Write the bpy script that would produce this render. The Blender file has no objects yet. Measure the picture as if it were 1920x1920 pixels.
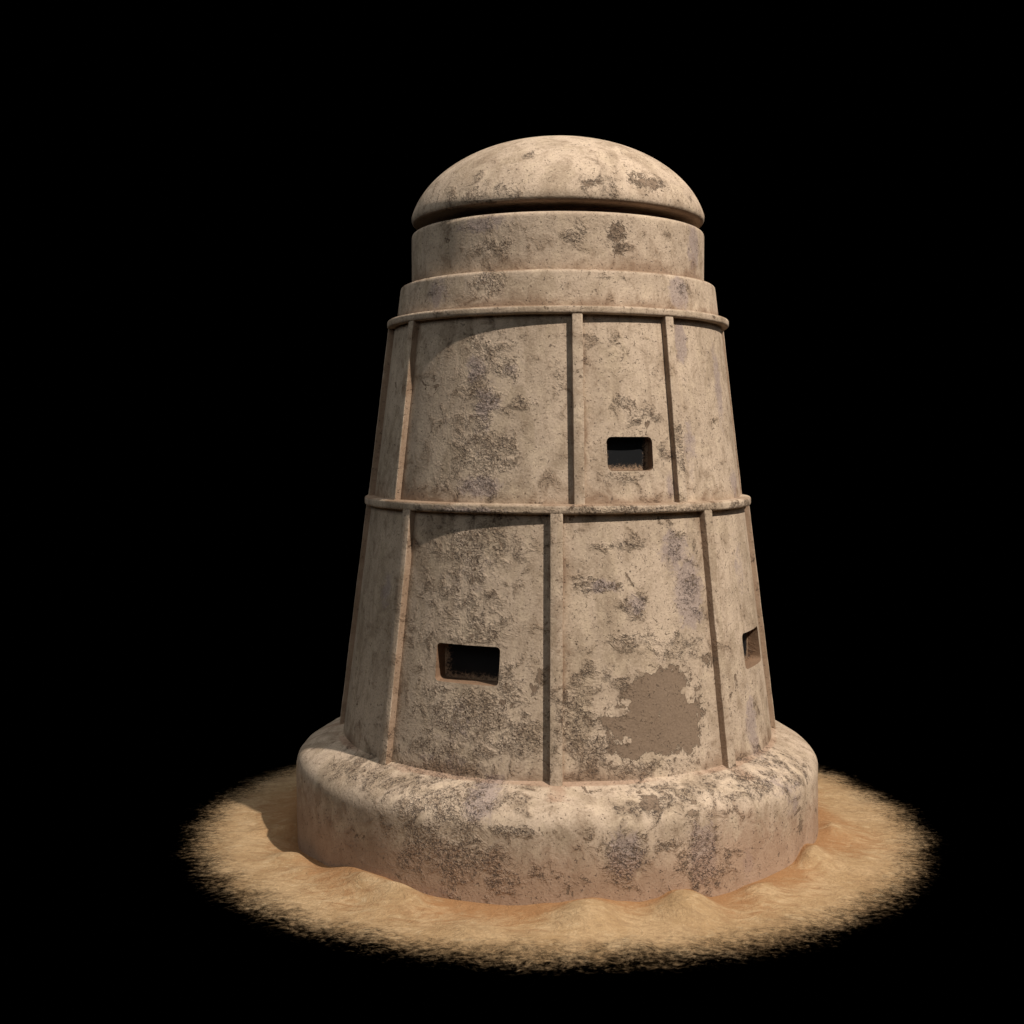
import bpy, bmesh, math, random
from mathutils import Vector, noise
random.seed(4)
C = bpy.context.scene.collection
S = bpy.context.scene
PI = math.pi

# ------------------------------------------------------------------ camera
F = 2317.0; D = 16.0; CZ = 4.95; PITCH = math.radians(3.4); YAW = math.atan(84/F)
cd = bpy.data.cameras.new('camera'); cam = bpy.data.objects.new('camera', cd); C.objects.link(cam)
cam.location = (0, -D, CZ); cam.rotation_euler = (PI/2-PITCH, 0, YAW)
cd.sensor_width = 36; cd.lens = 36*F/1920; cd.clip_end = 400; cd.clip_start = .1
S.camera = cam
# ------------------------------------------------------------------ world: unlit black studio
w = bpy.data.worlds.new('World'); S.world = w; w.use_nodes = True
bg = w.node_tree.nodes['Background']; bg.inputs[0].default_value = (0, 0, 0, 1); bg.inputs[1].default_value = 0
S.view_settings.view_transform = 'Standard'; S.view_settings.look = 'None'
S.view_settings.exposure = 0; S.view_settings.gamma = 1; S.view_settings.use_curve_mapping = False
# ------------------------------------------------------------------ lamps
def lamp(name, az, el, dist, size, energy, col, aim=(0, 0, 3.5), shape='DISK'):
    l = bpy.data.lights.new(name, 'AREA'); l.shape = shape; l.size = size; l.energy = energy; l.color = col
    o = bpy.data.objects.new(name, l); C.objects.link(o)
    a, e = math.radians(az), math.radians(el)
    d = Vector((math.sin(a)*math.cos(e), -math.cos(a)*math.cos(e), math.sin(e)))
    o.location = Vector(aim)+d*dist
    o.rotation_euler = d.to_track_quat('Z', 'Y').to_euler()
    return o
# azimuth 0 = from the camera's side, positive = to the right
lamp('key_lamp', 46.5, 48.5, 70, 1.5, 60000, (1.0, .89, .76))
lamp('overhead_fill', 0, 86, 32, 26, 2800, (1.0, .96, .91))  # this and the next three: unseen lamps added as soft ambient fill
lamp('left_fill', -80, 32, 36, 20, 1050, (.95, .98, .95))
lamp('front_fill', -15, 30, 38, 20, 1200, (.98, .98, .94))
lamp('right_fill', 95, 28, 36, 20, 1150, (1.0, .94, .87))

# ------------------------------------------------------------------ node helpers
class N:
    def __init__(s, name):
        s.m = bpy.data.materials.new(name); s.m.use_nodes = True
        s.t = s.m.node_tree; s.t.nodes.clear()
    def n(s, typ, **k):
        x = s.t.nodes.new(typ)
        for a, v in k.items(): setattr(x, a, v)
        return x
    def put(s, sock, v):
        if hasattr(v, 'node'): s.t.links.new(v, sock)
        elif v is not None: sock.default_value = v
    def math(s, op, a, b=None, c=None, clamp=False):
        x = s.n('ShaderNodeMath', operation=op, use_clamp=clamp)
        s.put(x.inputs[0], a); s.put(x.inputs[1], b)
        if c is not None: s.put(x.inputs[2], c)
        return x.outputs[0]
    def mix(s, f, a, b, mode='MIX'):
        x = s.n('ShaderNodeMix', data_type='RGBA', blend_type=mode)
        s.put(x.inputs[0], f); s.put(x.inputs[6], a); s.put(x.inputs[7], b)
        return x.outputs[2]
    def noise(s, vec, scale, detail=4, rough=.55, dist=0, lac=2.0):
        x = s.n('ShaderNodeTexNoise'); s.put(x.inputs['Vector'], vec)
        x.inputs['Scale'].default_value = scale; x.inputs['Detail'].default_value = detail
        x.inputs['Roughness'].default_value = rough; x.inputs['Distortion'].default_value = dist
        x.inputs['Lacunarity'].default_value = lac
        return x.outputs['Fac']
    def scaled(s, vec, sc, off=(0, 0, 0)):
        x = s.n('ShaderNodeMapping'); s.put(x.inputs['Vector'], vec)
        x.inputs['Scale'].default_value = sc; x.inputs['Location'].default_value = off
        return x.outputs[0]
    def step(s, v, lo, hi, a=0., b=1.):
        x = s.n('ShaderNodeMapRange', interpolation_type='SMOOTHSTEP')
        s.put(x.inputs['Value'], v); x.inputs['From Min'].default_value = lo; x.inputs['From Max'].default_value = hi
        x.inputs['To Min'].default_value = a; x.inputs['To Max'].default_value = b
        return x.outputs[0]
    def attr(s, name):
        return s.n('ShaderNodeAttribute', attribute_name=name).outputs['Fac']
def col(r, g, b): return (r, g, b, 1)

# ------------------------------------------------------------------ plaster
def plaster(name='plaster', grime=0., gcol=(.215, .128, .078, 1), chip=.50):
    k = N(name); P = k.n('ShaderNodeTexCoord').outputs['Object']
    big = k.noise(P, 1.3, 7, .6, .4)
    mid = k.noise(P, 5.0, 8, .62, .5)
    fin = k.noise(P, 42, 6, .65, .3)
    strk = k.noise(k.scaled(P, (7, 7, .9)), 1.0, 6, .6, .6)
    flaky = k.noise(P, 9.0, 9, .68, .9)
    blot = k.noise(k.scaled(P, (2.4, 2.4, 1.3), (3, 8, 1)), 1, 5, .6, .8)
    # masks ----------------------------------------------------------
    lil = k.step(k.math('ADD', k.attr('lilac'), k.math('MULTIPLY', k.math('SUBTRACT', flaky, .5), 1.5)), .36, .72)
    rgh_in = k.math('ADD', k.math('MULTIPLY', k.attr('rough'), .86), k.math('MULTIPLY', k.math('SUBTRACT', mid, .5), 2.8))
    rgh = k.step(rgh_in, .30, .85)
    bare = k.step(k.math('ADD', k.attr('bare'), k.math('MULTIPLY', k.math('SUBTRACT', k.noise(P, 11, 10, .74, .7), .5), 1.55)), .48, .525)
    rnd = k.noise(k.scaled(P, (1, 1, 1), (31, 7, 5)), 3.2, 9, .66, .6)
    bare2 = k.step(rnd, .655, .68)
    bare = k.math('MAXIMUM', bare, bare2)
    dattr = k.math('ADD', k.attr('dirt'), grime)
    dirt = k.step(k.math('ADD', dattr, k.math('MULTIPLY', k.math('SUBTRACT', mid, .5), 1.3)), .06, .80)  # real grime, plus shade painted into the neck and dome underside
    # short worm-like chips
    wv = k.noise(P, 24, 1.5, .5, .9)
    brk = k.noise(k.scaled(P, (1, 1, 1), (5, 5, 5)), 20, 3, .6, .4)
    dens = k.math('ADD', brk, k.math('MULTIPLY', rgh, .16))
    line = k.step(k.math('ABSOLUTE', k.math('SUBTRACT', wv, .5)), .050, .018)
    groove = k.math('MULTIPLY', k.math('MULTIPLY', line, k.step(dens, .58, .65)), k.step(rgh, .12, .6))
    wv2 = k.noise(k.scaled(P, (1, 1, 1), (5, 5, 5)), 32, 2, .5, 1.2)
    pit = k.step(k.math('ADD', wv2, k.math('MULTIPLY', rgh, .05)), .66, .70)
    # colour ---------------------------------------------------------
    c = k.mix(k.step(big, .38, .62), col(.585, .468, .365), col(.480, .380, .292))
    c = k.mix(k.step(blot, .47, .62, 0, .75), c, col(.365, .282, .205))
    c = k.mix(k.step(mid, .50, .66, 0, .62), c, col(.325, .243, .175))
    c = k.mix(k.step(mid, .48, .36, 0, .45), c, col(.640, .520, .390))
    c = k.mix(k.step(strk, .52, .70, 0, .45), c, col(.320, .238, .172))
    c = k.mix(k.step(strk, .45, .28, 0, .35), c, col(.640, .515, .375))
    c = k.mix(k.math('MULTIPLY', k.step(rgh_in, .15, .9), .12), c, col(.320, .245, .185))
    c = k.mix(k.math('MULTIPLY', lil, .72), c, col(.345, .276, .264))
    c = k.mix(k.step(fin, .50, .72, 0, .62), c, col(.235, .165, .115))
    c = k.mix(k.step(fin, .47, .30, 0, .40), c, col(.70, .57, .43))
    c = k.mix(k.math('ADD', k.math('MULTIPLY', dirt, .62), k.step(dattr, 1.25, 1.4, 0, .28)), c, gcol)
    bcol = k.mix(k.step(fin, .35, .7), col(.240, .172, .124), col(.190, .135, .095))
    bcol = k.mix(k.step(mid, .45, .65, 0, .5), bcol, col(.26, .19, .135))
    c = k.mix(k.math('MULTIPLY', bare, .92), c, bcol)
    flk = k.step(k.math('ADD', k.noise(k.scaled(P, (1, 1, 1), (8, 1, 3)), 19, 5, .62, .5), k.math('MULTIPLY', rgh, .09)), .655, .68)
    flk = k.math('MULTIPLY', flk, .8)
    c = k.mix(flk, c, bcol)
    c = k.mix(k.math('MULTIPLY', groove, chip), c, col(.085, .070, .068))
    c = k.mix(k.math('MULTIPLY', pit, .65), c, col(.085, .060, .050))
    # relief ---------------------------------------------------------
    h = k.math('MULTIPLY', k.noise(P, 34, 3, .55, .25), k.math('ADD', k.math('MULTIPLY', rgh, 1.7), .35))
    h = k.math('SUBTRACT', h, k.math('MULTIPLY', groove, .9))
    h = k.math('SUBTRACT', h, k.math('MULTIPLY', k.math('MAXIMUM', bare, flk), .8))
    h = k.math('SUBTRACT', h, k.math('MULTIPLY', pit, .7))
    h = k.math('ADD', h, k.math('MULTIPLY', fin, .30))
    h = k.math('ADD', h, k.math('MULTIPLY', mid, .7))
    b = k.n('ShaderNodeBump'); b.inputs['Strength'].default_value = 1.0; b.inputs['Distance'].default_value = .013
    k.put(b.inputs['Height'], h)
    p = k.n('ShaderNodeBsdfPrincipled'); k.put(p.inputs['Base Color'], c); k.put(p.inputs['Normal'], b.outputs[0])
    p.inputs['Roughness'].default_value = .82; p.inputs['Specular IOR Level'].default_value = .25
    o = k.n('ShaderNodeOutputMaterial'); k.t.links.new(p.outputs[0], o.inputs[0])
    return k.m
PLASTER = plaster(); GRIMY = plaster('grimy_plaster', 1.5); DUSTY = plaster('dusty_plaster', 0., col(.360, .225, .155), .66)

def pane_mat():
    k = N('black_window_panel'); P = k.n('ShaderNodeTexCoord').outputs['Generated']  # near-black panel, dusty beige towards its edges
    sp = k.n('ShaderNodeSeparateXYZ'); k.put(sp.inputs[0], P)
    O = k.n('ShaderNodeTexCoord').outputs['Object']
    u, v = sp.outputs[0], sp.outputs[2]
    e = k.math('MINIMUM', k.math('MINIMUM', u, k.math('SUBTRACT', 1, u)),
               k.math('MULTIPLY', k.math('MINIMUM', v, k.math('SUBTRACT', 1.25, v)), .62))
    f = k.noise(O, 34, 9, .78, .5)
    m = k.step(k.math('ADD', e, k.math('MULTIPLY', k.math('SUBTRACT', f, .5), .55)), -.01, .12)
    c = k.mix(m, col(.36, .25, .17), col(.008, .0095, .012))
    dust = k.noise(O, 25, 6, .7, .4)
    c = k.mix(k.step(dust, .58, .8, 0, .10), c, col(.2, .19, .18))
    p = k.n('ShaderNodeBsdfPrincipled'); k.put(p.inputs['Base Color'], c); p.inputs['Roughness'].default_value = .6
    p.inputs['Specular IOR Level'].default_value = .2
    o = k.n('ShaderNodeOutputMaterial'); k.t.links.new(p.outputs[0], o.inputs[0])
    return k.m
PANE = pane_mat()

def sand_mat():
    k = N('sand'); P = k.n('ShaderNodeTexCoord').outputs['Object']
    sp = k.n('ShaderNodeSeparateXYZ'); k.put(sp.inputs[0], P)
    r = k.math('SQRT', k.math('ADD', k.math('MULTIPLY', sp.outputs[0], sp.outputs[0]), k.math('MULTIPLY', sp.outputs[1], sp.outputs[1])))
    big = k.noise(P, 1.6, 7, .6, .8)
    str_ = k.noise(k.scaled(P, (1.7, 3.2, 3)), 2.2, 8, .66, 1.2)
    fin = k.noise(P, 38, 6, .7, .4)
    wisp = k.noise(k.scaled(P, (2.2, 3.2, 3), (2, 7, 0)), 5.0, 9, .72, 1.8)
    c = k.mix(k.step(big, .38, .62), col(.525, .370, .215), col(.430, .288, .155))
    c = k.mix(k.step(str_, .46, .66, 0, .65), c, col(.340, .225, .125))
    c = k.mix(k.step(str_, .45, .30, 0, .45), c, col(.66, .52, .34))
    c = k.mix(k.step(wisp, .50, .68, 0, .55), c, col(.31, .205, .12))
    c = k.mix(k.step(wisp, .46, .30, 0, .40), c, col(.68, .54, .36))
    c = k.mix(k.step(fin, .45, .75, 0, .45), c, col(.27, .175, .10))
    brown_shade = k.step(k.math('ADD', k.attr('dirt'), k.math('MULTIPLY', k.math('SUBTRACT', str_, .5), 1.6)), .2, 1.0)  # orange-brown sand, deepened round the base as painted occlusion shade
    c = k.mix(k.math('MULTIPLY', brown_shade, .8), c, col(.350, .180, .080))
    h = k.math('ADD', k.math('MULTIPLY', k.noise(P, 7, 8, .62, 1.6), 1.6), k.math('MULTIPLY', fin, .35))
    h = k.math('ADD', h, k.math('MULTIPLY', wisp, .8))
    b = k.n('ShaderNodeBump'); b.inputs['Strength'].default_value = .8; b.inputs['Distance'].default_value = .022
    k.put(b.inputs['Height'], h)
    p = k.n('ShaderNodeBsdfPrincipled'); k.put(p.inputs['Base Color'], c); k.put(p.inputs['Normal'], b.outputs[0])
    p.inputs['Roughness'].default_value = .95; p.inputs['Specular IOR Level'].default_value = .1
    # the thin scatter of sand at the rim, breaking up into wisps
    n1 = k.noise(k.scaled(P, (1.0, 1.5, 1)), 11.0, 10, .84, .5)
    n2 = k.noise(k.scaled(P, (1.0, 1.7, 1), (9, 2, 0)), 1.6, 4, .6, .6)
    rr = k.math('ADD', r, k.math('ADD', k.math('MULTIPLY', k.math('SUBTRACT', n1, .5), 1.5), k.math('MULTIPLY', k.math('SUBTRACT', n2, .5), .35)))
    al = k.step(rr, 4.74, 4.10)
    p.inputs['Alpha'].default_value = 1
    tr = k.n('ShaderNodeBsdfTransparent'); mx = k.n('ShaderNodeMixShader'); k.put(mx.inputs[0], al)
    k.t.links.new(tr.outputs[0], mx.inputs[1]); k.t.links.new(p.outputs[0], mx.inputs[2])
    o = k.n('ShaderNodeOutputMaterial'); k.t.links.new(mx.outputs[0], o.inputs[0])
    return k.m
SAND = sand_mat()

# ------------------------------------------------------------------ stains, listed as (photo x, y, half-width, half-height, strength)
def wall_r(z):
    pts = [(-1, 3.34), (.9, 3.34), (1.2, 2.76), (4.1, 2.385), (4.2, 2.34), (6.3, 2.085), (6.45, 2.047), (6.85, 1.995), (6.86, 1.855), (7.7, 1.855), (8.2, 1.60), (8.6, 1.05), (8.8, .2), (9, .05)]
    for (a, ra), (b, rb) in zip(pts, pts[1:]):
        if z <= b: return ra+(rb-ra)*max(0, (z-a)/(b-a))
    return .05
def unproject(px, py):
    # photo pixel -> direction -> azimuth and height on the tower's surface
    x, y = (px-960)/F, (960-py)/F
    c, s = math.cos(PITCH), math.sin(PITCH)
    d = Vector((x, c+y*s, y*c-s))
    cy, sy = math.cos(YAW), math.sin(YAW)
    d = Vector((d.x*cy-d.y*sy, d.x*sy+d.y*cy, d.z))
    t = 11.5
    while t < 16.5:
        q = Vector((0, -D, CZ))+d*(t/d.y)
        if math.hypot(q.x, q.y) < wall_r(q.z): break
        t += .02
    return math.atan2(q.x, -q.y), q.z, (q-cam.location).length
LILAC = [(905,800,36,130,.42),(880,1080,70,90,.40),(850,1360,80,60,.42),(1290,1090,34,110,.45),(820,1590,90,50,.38),(1180,1600,50,60,.45),(1320,1600,46,70,.45),(900,420,60,18,.8),(1300,465,12,45,1),(820,548,24,32,.8),(1272,550,20,32,1.1),(910,525,25,18,.5),
 (895,690,22,30,.8),(910,760,28,40,.8),(955,690,22,18,.5),(900,912,48,22,.9),(835,795,14,18,.5),(1275,640,14,38,1.1),(1345,720,10,90,.8),(1290,830,14,70,.7),(1255,912,9,26,.9),(1375,905,12,30,.8),
 (1265,1030,32,40,.9),(1290,1110,28,70,1.1),(1130,1098,32,14,.9),(1190,1135,22,24,.8),(1385,1060,16,60,.6),(1410,1360,14,60,.9),(830,1430,90,30,.5),(725,1110,14,40,.7),(900,1040,60,40,.35),(860,1340,40,50,.4),
 (915,1490,32,34,.9),(1172,1600,34,46,1.0),(1318,1600,30,60,.95),(1400,1610,12,30,.8),(1440,1470,40,30,.5),(1490,1500,22,50,.6),(820,1680,60,24,.6),(840,1600,50,40,.4),(760,960,60,8,.6),(880,955,90,8,.7),(1400,940,14,8,.8)]
ROUGH = [(990,290,10,12,1),(905,328,10,12,1),(935,352,14,16,1),(880,368,70,22,.7),(960,360,14,16,.9),(1120,345,35,26,.7),(1240,352,70,18,.5),
 (900,420,60,18,.5),(1080,438,20,26,.9),(1155,440,26,34,.7),(930,465,40,16,.9),(915,530,30,28,1),(820,548,24,32,.5),(1140,520,25,8,.9),(1275,535,14,20,.7),
 (900,650,60,30,.7),(895,700,40,50,.9),(955,690,26,26,1.1),(910,780,40,70,1.0),(975,755,32,16,1),(900,860,60,50,1),(940,850,30,40,.9),(900,912,52,24,1.0),(830,900,40,24,.6),(840,760,50,80,.35),
 (1165,755,22,12,.9),(1205,785,40,18,.8),(1270,850,14,70,1.0),(1240,845,12,20,.8),(1170,895,30,16,.9),(1200,925,30,10,.6),(1050,700,12,60,.5),(1130,650,50,30,.4),
 (890,1030,100,60,1.0),(860,1120,80,40,.8),(890,1180,60,40,1.1),(800,1200,50,60,.6),(870,1340,100,60,1.1),(840,1420,110,40,1.0),(960,1380,60,50,1.0),(950,1280,50,40,.8),(1000,1440,40,20,.6),
 (1160,1020,52,10,.9),(1270,1020,40,34,.8),(1120,1100,44,18,1.0),(1190,1140,26,26,.9),(1290,1130,34,60,.7),(1200,1200,60,22,.8),(1270,1210,60,40,.7),(1110,1270,60,30,.8),(1100,1400,60,40,1.0),(1200,1440,100,24,.9),(1150,1160,70,6,.8),(1080,1340,40,60,.9),
 (700,1440,90,24,.7),(840,1500,110,40,1.0),(800,1580,60,60,.9),(860,1600,80,60,1.0),(920,1640,100,40,.8),(940,1556,70,12,1.1),(1172,1600,44,52,1.1),(1318,1620,44,60,1.1),(1250,1585,40,10,.8),(1240,1480,80,16,.8),(1380,1470,80,24,.9),(1440,1440,60,40,.8),(1330,1660,70,20,.7),(1200,1510,60,24,.7),(880,958,130,8,1.0),(1150,955,60,8,1.1),(1250,955,60,8,1.0),(1370,945,40,8,1.1)]
BARE = [(1245,1335,66,68,1.35),(1205,1310,40,40,1.1),(1195,1390,50,36,1.0),(1185,1358,50,38,1.0),(1258,1278,30,30,.9),(1200,1405,58,22,.85),(1290,1370,24,42,.9),(1136,1350,22,9,.8),(1060,1330,16,70,.50),(1325,1238,14,16,.75),(1378,1275,7,26,.55),(1412,1315,8,26,.5),(1160,1352,34,30,.9),(1215,1300,34,26,1.0),(1100,1345,24,8,.7),(1150,1440,14,10,.6),
 (1110,345,26,16,.55),(1215,345,50,18,.58),(1190,330,30,14,.52),(1155,435,22,30,.66),(1160,470,24,16,.55),(1250,440,20,12,.5),(1210,1500,30,16,.66),(1290,1522,16,8,.7),(1500,1545,12,30,.55),(950,1320,22,20,.55),(1000,1290,12,36,.55),(905,700,8,8,.5),(818,725,9,9,.7),(1380,1520,20,20,.4)]
BARE_GAPS = [(1238,1338,13,24,.82),(1292,1304,7,12,1.2),(1278,1298,4,4,1.2),(1158,1338,15,3,1.0),(1178,1318,7,4,1.0),(1175,1388,9,7,.8),(1268,1428,14,7,.9),(1210,1425,9,9,.8),(1220,1418,6,5,.8)]
def conv(lst, extra, seed, k):
    out = []
    for (x, y, rx, ry, a) in lst:
        th, z, L = unproject(x, y)
        R = wall_r(z); m = L/F
        out.append((th, z, rx*m/max(.25, math.cos(th)), ry*m, a))
    rr = random.Random(seed)
    for i in range(extra):       # the side turned away from the photo
        out.append((rr.uniform(PI*.55, PI*1.45), rr.uniform(.3, 8), rr.uniform(.15, .5), rr.uniform(.2, .7), rr.uniform(.6, 1)))
    return out
ST = {'lilac': conv(LILAC, 26, 1, 0), 'rough': conv(ROUGH, 40, 2, 0), 'bare': conv(BARE, 14, 3, 0), 'gap': conv(BARE_GAPS, 0, 3, 0)}
LEDGES = [(6.86, .16, 1.0), (6.44, .10, 1.0), (4.225, .14, 1.25), (1.22, .18, 1.1)]     # grime lodged above each ledge (z, reach, amount)
RIBS_LOW = [math.radians(45*k) for k in range(8)]
RIBS_UP = [math.radians(90*k+d) for k in range(4) for d in (6, 36.5)]
def rib_dirt(x, y, z, th): return 0.
def stain(me, dirt_shade_fn=None):
    vals = {a: [0.]*len(me.vertices) for a in ('lilac', 'rough', 'bare', 'dirt')}
    for i, v in enumerate(me.vertices):
        x, y, z = v.co; th = math.atan2(x, -y); R = max(.3, math.hypot(x, y))
        gap = 0.
        for a in ('lilac', 'rough', 'gap', 'bare'):
            s = 0.
            for (t, bz, rx, rz, k) in ST[a]:
                dz = (z-bz)/rz
                if dz > 2 or dz < -2: continue
                dt = th-t
                if dt > PI: dt -= 2*PI
                if dt < -PI: dt += 2*PI
                q = (dt*R/rx)**2+dz*dz
                if q < 4: s = max(s, k*math.exp(-q*.75))
            if a == 'gap': gap = s; continue
            vals[a][i] = s-(gap if a == 'bare' else 0)
        g = 0.
        for lz, reach, k in LEDGES:
            if lz-.02 < z < lz+reach*2.2:
                n = .6+.9*noise.noise((th*3.1, lz*5, 2.2))
                g = max(g, k*n*math.exp(-max(0, z-lz)/reach))
        for lo, hi, lst, half in ((1.1, 4.12, RIBS_LOW, .071), (4.2, 6.36, RIBS_UP, .061)):
            if lo < z < hi:
                for t in lst:
                    dt = abs((th-t+PI) % (2*PI)-PI)*R-half
                    if dt < .2:
                        n = .55+.9*noise.noise((t*7+z*1.9, th*5, 6.1))
                        g = max(g, .85*n*math.exp(-max(0, dt)/.055))
        if dirt_shade_fn: g = dirt_shade_fn(x, y, z, th) if dirt_shade_fn is rib_dirt else max(g, dirt_shade_fn(x, y, z, th))
        vals['dirt'][i] = g
    for a in vals:
        at = me.attributes.new(a, 'FLOAT', 'POINT'); at.data.foreach_set('value', vals[a])

# ------------------------------------------------------------------ building helpers
def finish(me, name, mat, parent, angle=40):
    for p in me.polygons: p.use_smooth = True
    try: me.set_sharp_from_angle(angle=math.radians(angle))
    except Exception: pass
    me.materials.clear(); me.materials.append(mat)
    o = bpy.data.objects.new(name, me); C.objects.link(o); o.parent = parent
    return o
def rounded(prof, step=.05):
    # prof: list of (r, z, corner radius); returns a dense list of (r, z) with round corners
    out = []; n = len(prof)
    for i, (r, z, c) in enumerate(prof):
        p = Vector((r, z))
        if i in (0, n-1) or c <= 0: out.append(p); continue
        a = Vector(prof[i-1][:2])-p; b = Vector(prof[i+1][:2])-p
        c = min(c, a.length*.48, b.length*.48)
        A, B = p+a.normalized()*c, p+b.normalized()*c
        k = 8
        for j in range(k+1):
            t = j/k; out.append(A*(1-t)**2+p*2*t*(1-t)+B*t*t)
    d = [out[0]]
    for q in out[1:]:
        L = (q-d[-1]).length
        if L < 1e-5: continue
        m = max(1, int(math.ceil(L/step))); s = d[-1].copy()
        for j in range(1, m+1): d.append(s.lerp(q, j/m))
    return d
def lathe(prof, seg=288, step=.05, wob=0., closed=True):
    pr = rounded(prof, step); bm = bmesh.new(); rows = []
    for (r, z) in pr:
        if r < 1e-4: rows.append([bm.verts.new((0, 0, z))]); continue
        row = []
        for i in range(seg):
            a = 2*PI*i/seg; rr = r; zz = z
            if wob:
                q = noise.noise((math.sin(a)*r*.9, math.cos(a)*r*.9, z*.9))*wob + noise.noise((math.sin(a)*r*3.1, math.cos(a)*r*3.1, z*3.1))*wob*.35
                rr += q; zz += q*.5
            row.append(bm.verts.new((math.sin(a)*rr, -math.cos(a)*rr, zz)))
        rows.append(row)
    pairs = list(zip(rows, rows[1:]))
    if closed: pairs.append((rows[-1], rows[0]))
    for A, B in pairs:
        if len(A) == 1 and len(B) == 1: continue
        for i in range(seg):
            j = (i+1) % seg
            if len(A) == 1: bm.faces.new((A[0], B[j], B[i]))
            elif len(B) == 1: bm.faces.new((A[i], A[j], B[0]))
            else: bm.faces.new((A[i], A[j], B[j], B[i]))
    bmesh.ops.recalc_face_normals(bm, faces=bm.faces)
    me = bpy.data.meshes.new('m'); bm.to_mesh(me); bm.free()
    return me
def part(name, prof, **k):
    df = k.pop('dirt', None)
    mat = k.pop('mat', PLASTER)
    me = lathe(prof, **k); stain(me, df)
    return finish(me, name, mat, tower)

tower = bpy.data.objects.new('tower', None); C.objects.link(tower)
tower['label'] = 'weathered beige plaster round tower with domed cap, ribbed tapering walls and thick rounded base'
tower['category'] = 'tower'

# ------------------------------------------------------------------ base
def base_dirt(x, y, z, th):
    n = noise.noise((th*2.3, 0, 4))
    return 1.15*max(0, 1-(z-.1)/(.80+.40*n)) if z < 1.05 else 0
part('base', [(2.5, -.35, 0), (3.36, -.35, 0), (3.345, .35, .1), (3.34, .97, .30), (3.06, 1.135, .25), (2.72, 1.235, .05), (2.5, 1.24, 0)], wob=.022, seg=360, dirt=base_dirt, mat=DUSTY)

# ------------------------------------------------------------------ walls with window recesses
def R_low(z): return 2.385+(4.1-z)*(2.762-2.385)/(4.1-1.21)
def R_up(z): return 2.083+(6.30-z)*(2.345-2.083)/(6.30-4.21)
def rounded_box(w, h, y0, y1, r):
    bm = bmesh.new(); pts = []
    for cx, cz, a0 in ((w/2-r, h/2-r, 0), (-w/2+r, h/2-r, 90), (-w/2+r, -h/2+r, 180), (w/2-r, -h/2+r, 270)):
        for k in range(7):
            a = math.radians(a0+15*k); pts.append((cx+r*math.cos(a), cz+r*math.sin(a)))
    A = [bm.verts.new((x, y0, z)) for x, z in pts]; B = [bm.verts.new((x, y1, z)) for x, z in pts]
    bm.faces.new(A); bm.faces.new(B)
    n = len(pts)
    for i in range(n): bm.faces.new((A[i], A[(i+1) % n], B[(i+1) % n], B[i]))
    bmesh.ops.recalc_face_normals(bm, faces=bm.faces)
    me = bpy.data.meshes.new('m'); bm.to_mesh(me); bm.free(); return me
def cut_windows(me, wins):
    ob = bpy.data.objects.new('tmp', me); C.objects.link(ob); cs = []
    for (deg, z, w_, h_, d_, r_, R) in wins:
        cm = rounded_box(w_, h_, -.6, d_+.03, r_)
        for a in ('lilac', 'rough', 'bare', 'dirt'):
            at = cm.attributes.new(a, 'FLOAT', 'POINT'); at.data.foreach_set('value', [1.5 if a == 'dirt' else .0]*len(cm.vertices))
        co = bpy.data.objects.new('cut', cm); C.objects.link(co)
        a = math.radians(deg)
        co.location = (math.sin(a)*R, -math.cos(a)*R, z); co.rotation_euler = (0, 0, a)
        m = ob.modifiers.new('b', 'BOOLEAN'); m.operation = 'DIFFERENCE'; m.solver = 'EXACT'; m.object = co; cs.append(co)
    bpy.context.view_layer.update()
    dg = bpy.context.evaluated_depsgraph_get()
    new = bpy.data.meshes.new_from_object(ob.evaluated_get(dg))
    for o in cs+[ob]: bpy.data.objects.remove(o)
    return new
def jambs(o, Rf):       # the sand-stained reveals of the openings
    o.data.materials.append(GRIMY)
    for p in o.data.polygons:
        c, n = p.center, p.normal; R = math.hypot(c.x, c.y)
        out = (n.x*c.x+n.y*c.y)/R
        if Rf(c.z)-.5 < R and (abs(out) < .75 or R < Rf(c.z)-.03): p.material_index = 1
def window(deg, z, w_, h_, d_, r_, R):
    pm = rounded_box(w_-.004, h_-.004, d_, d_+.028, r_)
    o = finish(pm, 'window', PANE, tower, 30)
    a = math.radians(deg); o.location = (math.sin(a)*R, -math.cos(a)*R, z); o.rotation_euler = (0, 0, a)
WL = [(-22.7, 2.44, .79, .425, .24, .05, R_low(2.44)), (66.8, 2.42, .74, .425, .17, .06, R_low(2.42))]
WU = [(21.3, 4.78, .56, .38, .145, .06, R_up(4.78))]
ml = lathe([(1.85, .95, 0), (R_low(.95), .95, 0), (R_low(4.165), 4.165, 0), (1.85, 4.165, 0)], step=.06); stain(ml)
jambs(finish(cut_windows(ml, WL), 'lower_wall', PLASTER, tower, 35), R_low)
mu = lathe([(1.6, 4.17, 0), (R_up(4.17), 4.17, 0), (R_up(6.38), 6.38, 0), (1.6, 6.38, 0)], step=.06); stain(mu)
jambs(finish(cut_windows(mu, WU), 'upper_wall', PLASTER, tower, 35), R_up)
for wd in WL+WU: window(*wd)

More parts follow.
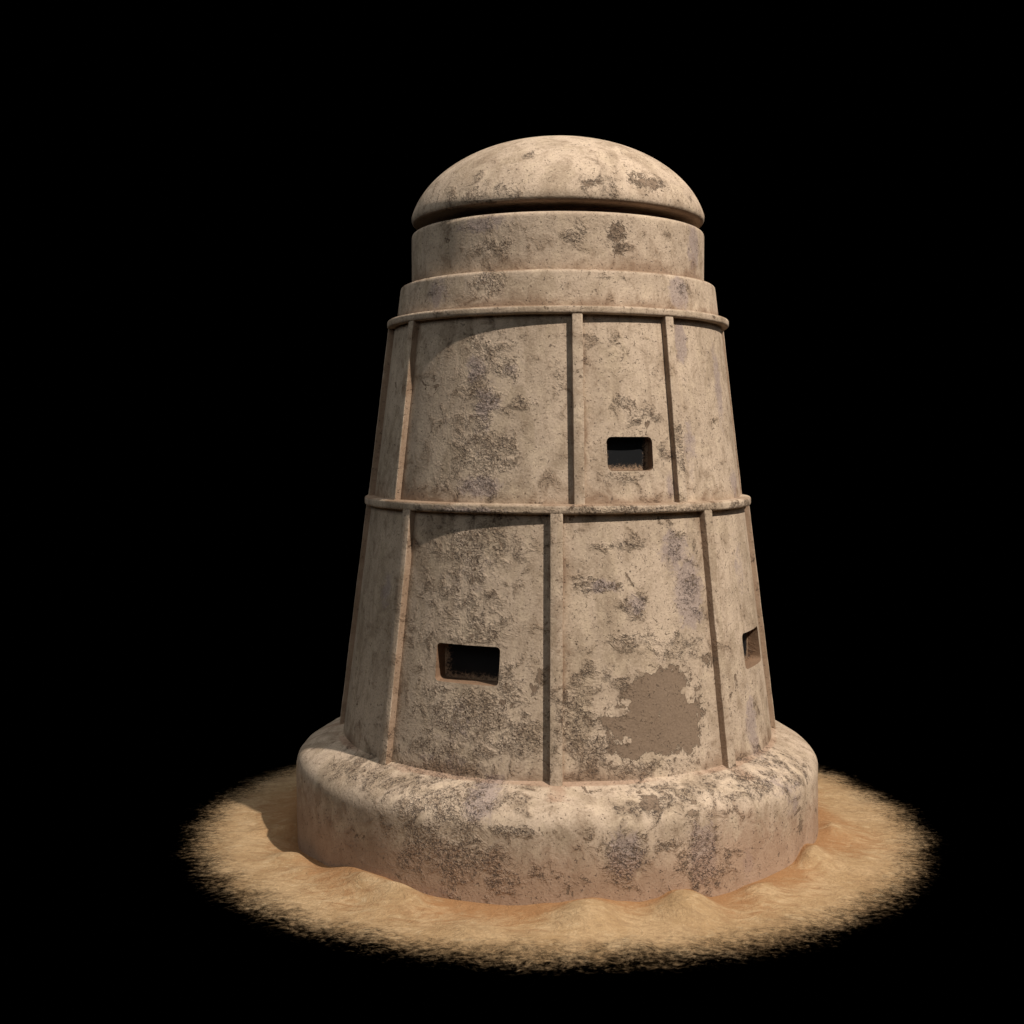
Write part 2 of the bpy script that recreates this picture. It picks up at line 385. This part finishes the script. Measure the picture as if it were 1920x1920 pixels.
# ------------------------------------------------------------------ rings, collar, drum, dome
part('ring', [(2.2, 4.112, 0), (2.47, 4.117, .035), (2.47, 4.224, .035), (2.2, 4.236, 0)], step=.03, seg=360)
part('ring', [(1.9, 6.335, 0), (2.172, 6.338, .035), (2.172, 6.432, .035), (1.9, 6.442, 0)], step=.03, seg=360)
part('collar', [(1.7, 6.40, 0), (2.053, 6.40, 0), (1.996, 6.856, .05), (1.7, 6.862, 0)])
part('drum', [(1.5, 6.8, 0), (1.858, 6.8, 0), (1.857, 7.525, .06), (1.5, 7.53, 0)])
part('neck', [(1.0, 7.45, 0), (1.45, 7.45, 0), (1.45, 7.75, 0), (1.0, 7.75, 0)], dirt=lambda x, y, z, th: 1.5)  # full browning paints the groove's shade into its colour
dome = [(0, 7.655, 0), (1.76, 7.64, 0), (1.822, 7.64, .03), (1.855, 7.675, .03)]
b, z0 = .985, 7.735
for i in range(0, 41):
    t = math.radians(11+79*i/40); dome.append((1.857*1.0187*math.cos(t) if i < 40 else 0, z0+b*(1.236*math.sin(t)-.236), 0))
part('dome', dome, closed=False, dirt=lambda x, y, z, th: 1.3 if z < 7.66 else 0)  # underside browned: shade below the rim painted into the colour

# ------------------------------------------------------------------ ribs
def rib(deg, z0_, z1_, Rf, wd, pr):
    bm = bmesh.new(); a = math.radians(deg); n = max(3, int((z1_-z0_)/.08)); b_ = .014
    sec = [(-wd/2, -.12), (-wd/2, pr-b_), (-wd/2+b_*.3, pr-b_*.3), (-wd/2+b_, pr), (0, pr), (wd/2-b_, pr), (wd/2-b_*.3, pr-b_*.3), (wd/2, pr-b_), (wd/2, -.12)]
    rows = []
    for i in range(n+1):
        z = z0_+(z1_-z0_)*i/n; R = Rf(z); row = []
        for (t, r) in sec:
            e = noise.noise((deg+t*3, z*4, r*5))*.004
            rad, tan = R+r+e, t+e
            row.append(bm.verts.new((math.sin(a)*rad+math.cos(a)*tan, -math.cos(a)*rad+math.sin(a)*tan, z)))
        rows.append(row)
    m = len(sec)
    for A, B in zip(rows, rows[1:]):
        for i in range(m): bm.faces.new((A[i], A[(i+1) % m], B[(i+1) % m], B[i]))
    bm.faces.new(rows[0]); bm.faces.new(rows[-1])
    bmesh.ops.recalc_face_normals(bm, faces=bm.faces)
    me = bpy.data.meshes.new('m'); bm.to_mesh(me); bm.free(); stain(me, rib_dirt)
    vals = []
    for v in me.vertices:      # sides grimier than the worn face
        face = math.hypot(v.co.x, v.co.y)-Rf(v.co.z) > pr-.01
        vals.append((.12 if face else 1.05)+.5*noise.noise((deg, v.co.z*2.3, 3)))
    me.attributes['dirt'].data.foreach_set('value', vals)
    finish(me, 'rib', PLASTER, tower, 35)
for k in range(8): rib(45*k, 1.15, 4.14, R_low, .142, .085)
for k in range(4):
    for d in (6, 36.5): rib(d+90*k, 4.20, 6.36, R_up, .122, .08)

# ------------------------------------------------------------------ sand
LINE = [(560,1580),(607,1620),(673,1627),(720,1642),(787,1673),(820,1680),(953,1697),(967,1696),(1033,1690),(1113,1680),(1167,1687),(1200,1689),(1227,1682),(1260,1667),(1283,1665),(1333,1680),(1367,1672),(1400,1657),(1483,1620),(1507,1583),(1526,1578)]
prof = []
for x, y in LINE:
    th, z, L = unproject(x, y); prof.append((th, z))
prof.sort()
def edge_h(th):
    if th <= prof[0][0] or th >= prof[-1][0]:
        return None
    for (a, za), (b_, zb) in zip(prof, prof[1:]):
        if a <= th <= b_:
            t = (th-a)/max(1e-6, b_-a); t = t*t*(3-2*t); return za+(zb-za)*t
def ground_h(th, r):
    e = edge_h(th)
    gen = .09+.05*noise.noise((math.sin(th)*2.2, math.cos(th)*2.2, 1))
    if e is None:
        e = gen
    d = r-3.3
    f = math.exp(-(max(0, d)/.36)**1.6)
    x, y = r*math.sin(th), -r*math.cos(th)
    und = .035*noise.noise((x*1.1, y*1.1, 0))+.015*noise.noise((x*3, y*3, 5))
    edge = max(0, (r-4.2))*.04
    return e*f+.02*(1-f)+und*min(1, max(0, d)*2.5)-edge
HUMPS = []
for (x, y, s, h) in [(1100,1722,.32,.15),(1290,1708,.30,.17),(760,1675,.32,.16),(690,1655,.22,.10),(1512,1612,.22,.14),(1560,1555,.22,.08),(545,1600,.24,.08),(570,1625,.16,.05),(900,1745,.3,.05),(1430,1668,.26,.09),(1000,1770,.3,.04),(1200,1770,.25,.04),(1600,1620,.3,.05)]:
    xx, yy = (x-960)/F, (960-y)/F
    c_, s_ = math.cos(PITCH), math.sin(PITCH)
    d = Vector((xx, c_+yy*s_, yy*c_-s_)); cy, sy = math.cos(YAW), math.sin(YAW)
    d = Vector((d.x*cy-d.y*sy, d.x*sy+d.y*cy, d.z)); t = (CZ-.08)/-d.z
    HUMPS.append((d.x*t, -D+d.y*t, s, h))
bm = bmesh.new(); SEG = 540; rows = []; dv = []
rs = [3.05+i*.022 for i in range(100)]
for r in rs:
    row = []
    for i in range(SEG):
        th = -PI+2*PI*i/SEG; x, y = r*math.sin(th), -r*math.cos(th)
        z = ground_h(th, r)
        hs = 0.
        for hx, hy, s, h in HUMPS: hs += h*math.exp(-((x-hx)**2+(y-hy)**2)/(s*s))*min(1, max(0, r-3.34)*6)
        row.append(bm.verts.new((x, y, z+hs)))
        dv.append(max(0, 1-(r-3.3)/(.95+.6*noise.noise((th*2.7, 1, 9))))*1.1-hs*5)
    rows.append(row)
for A, B in zip(rows, rows[1:]):
    for i in range(SEG):
        j = (i+1) % SEG; bm.faces.new((A[i], B[i], B[j], A[j]))
bmesh.ops.recalc_face_normals(bm, faces=bm.faces)
me = bpy.data.meshes.new('m'); bm.to_mesh(me); bm.free()
at = me.attributes.new('dirt', 'FLOAT', 'POINT'); at.data.foreach_set('value', dv)
g = finish(me, 'ground', SAND, None, 180)
g['kind'] = 'structure'
if me.polygons[0].normal.z < 0: me.flip_normals()
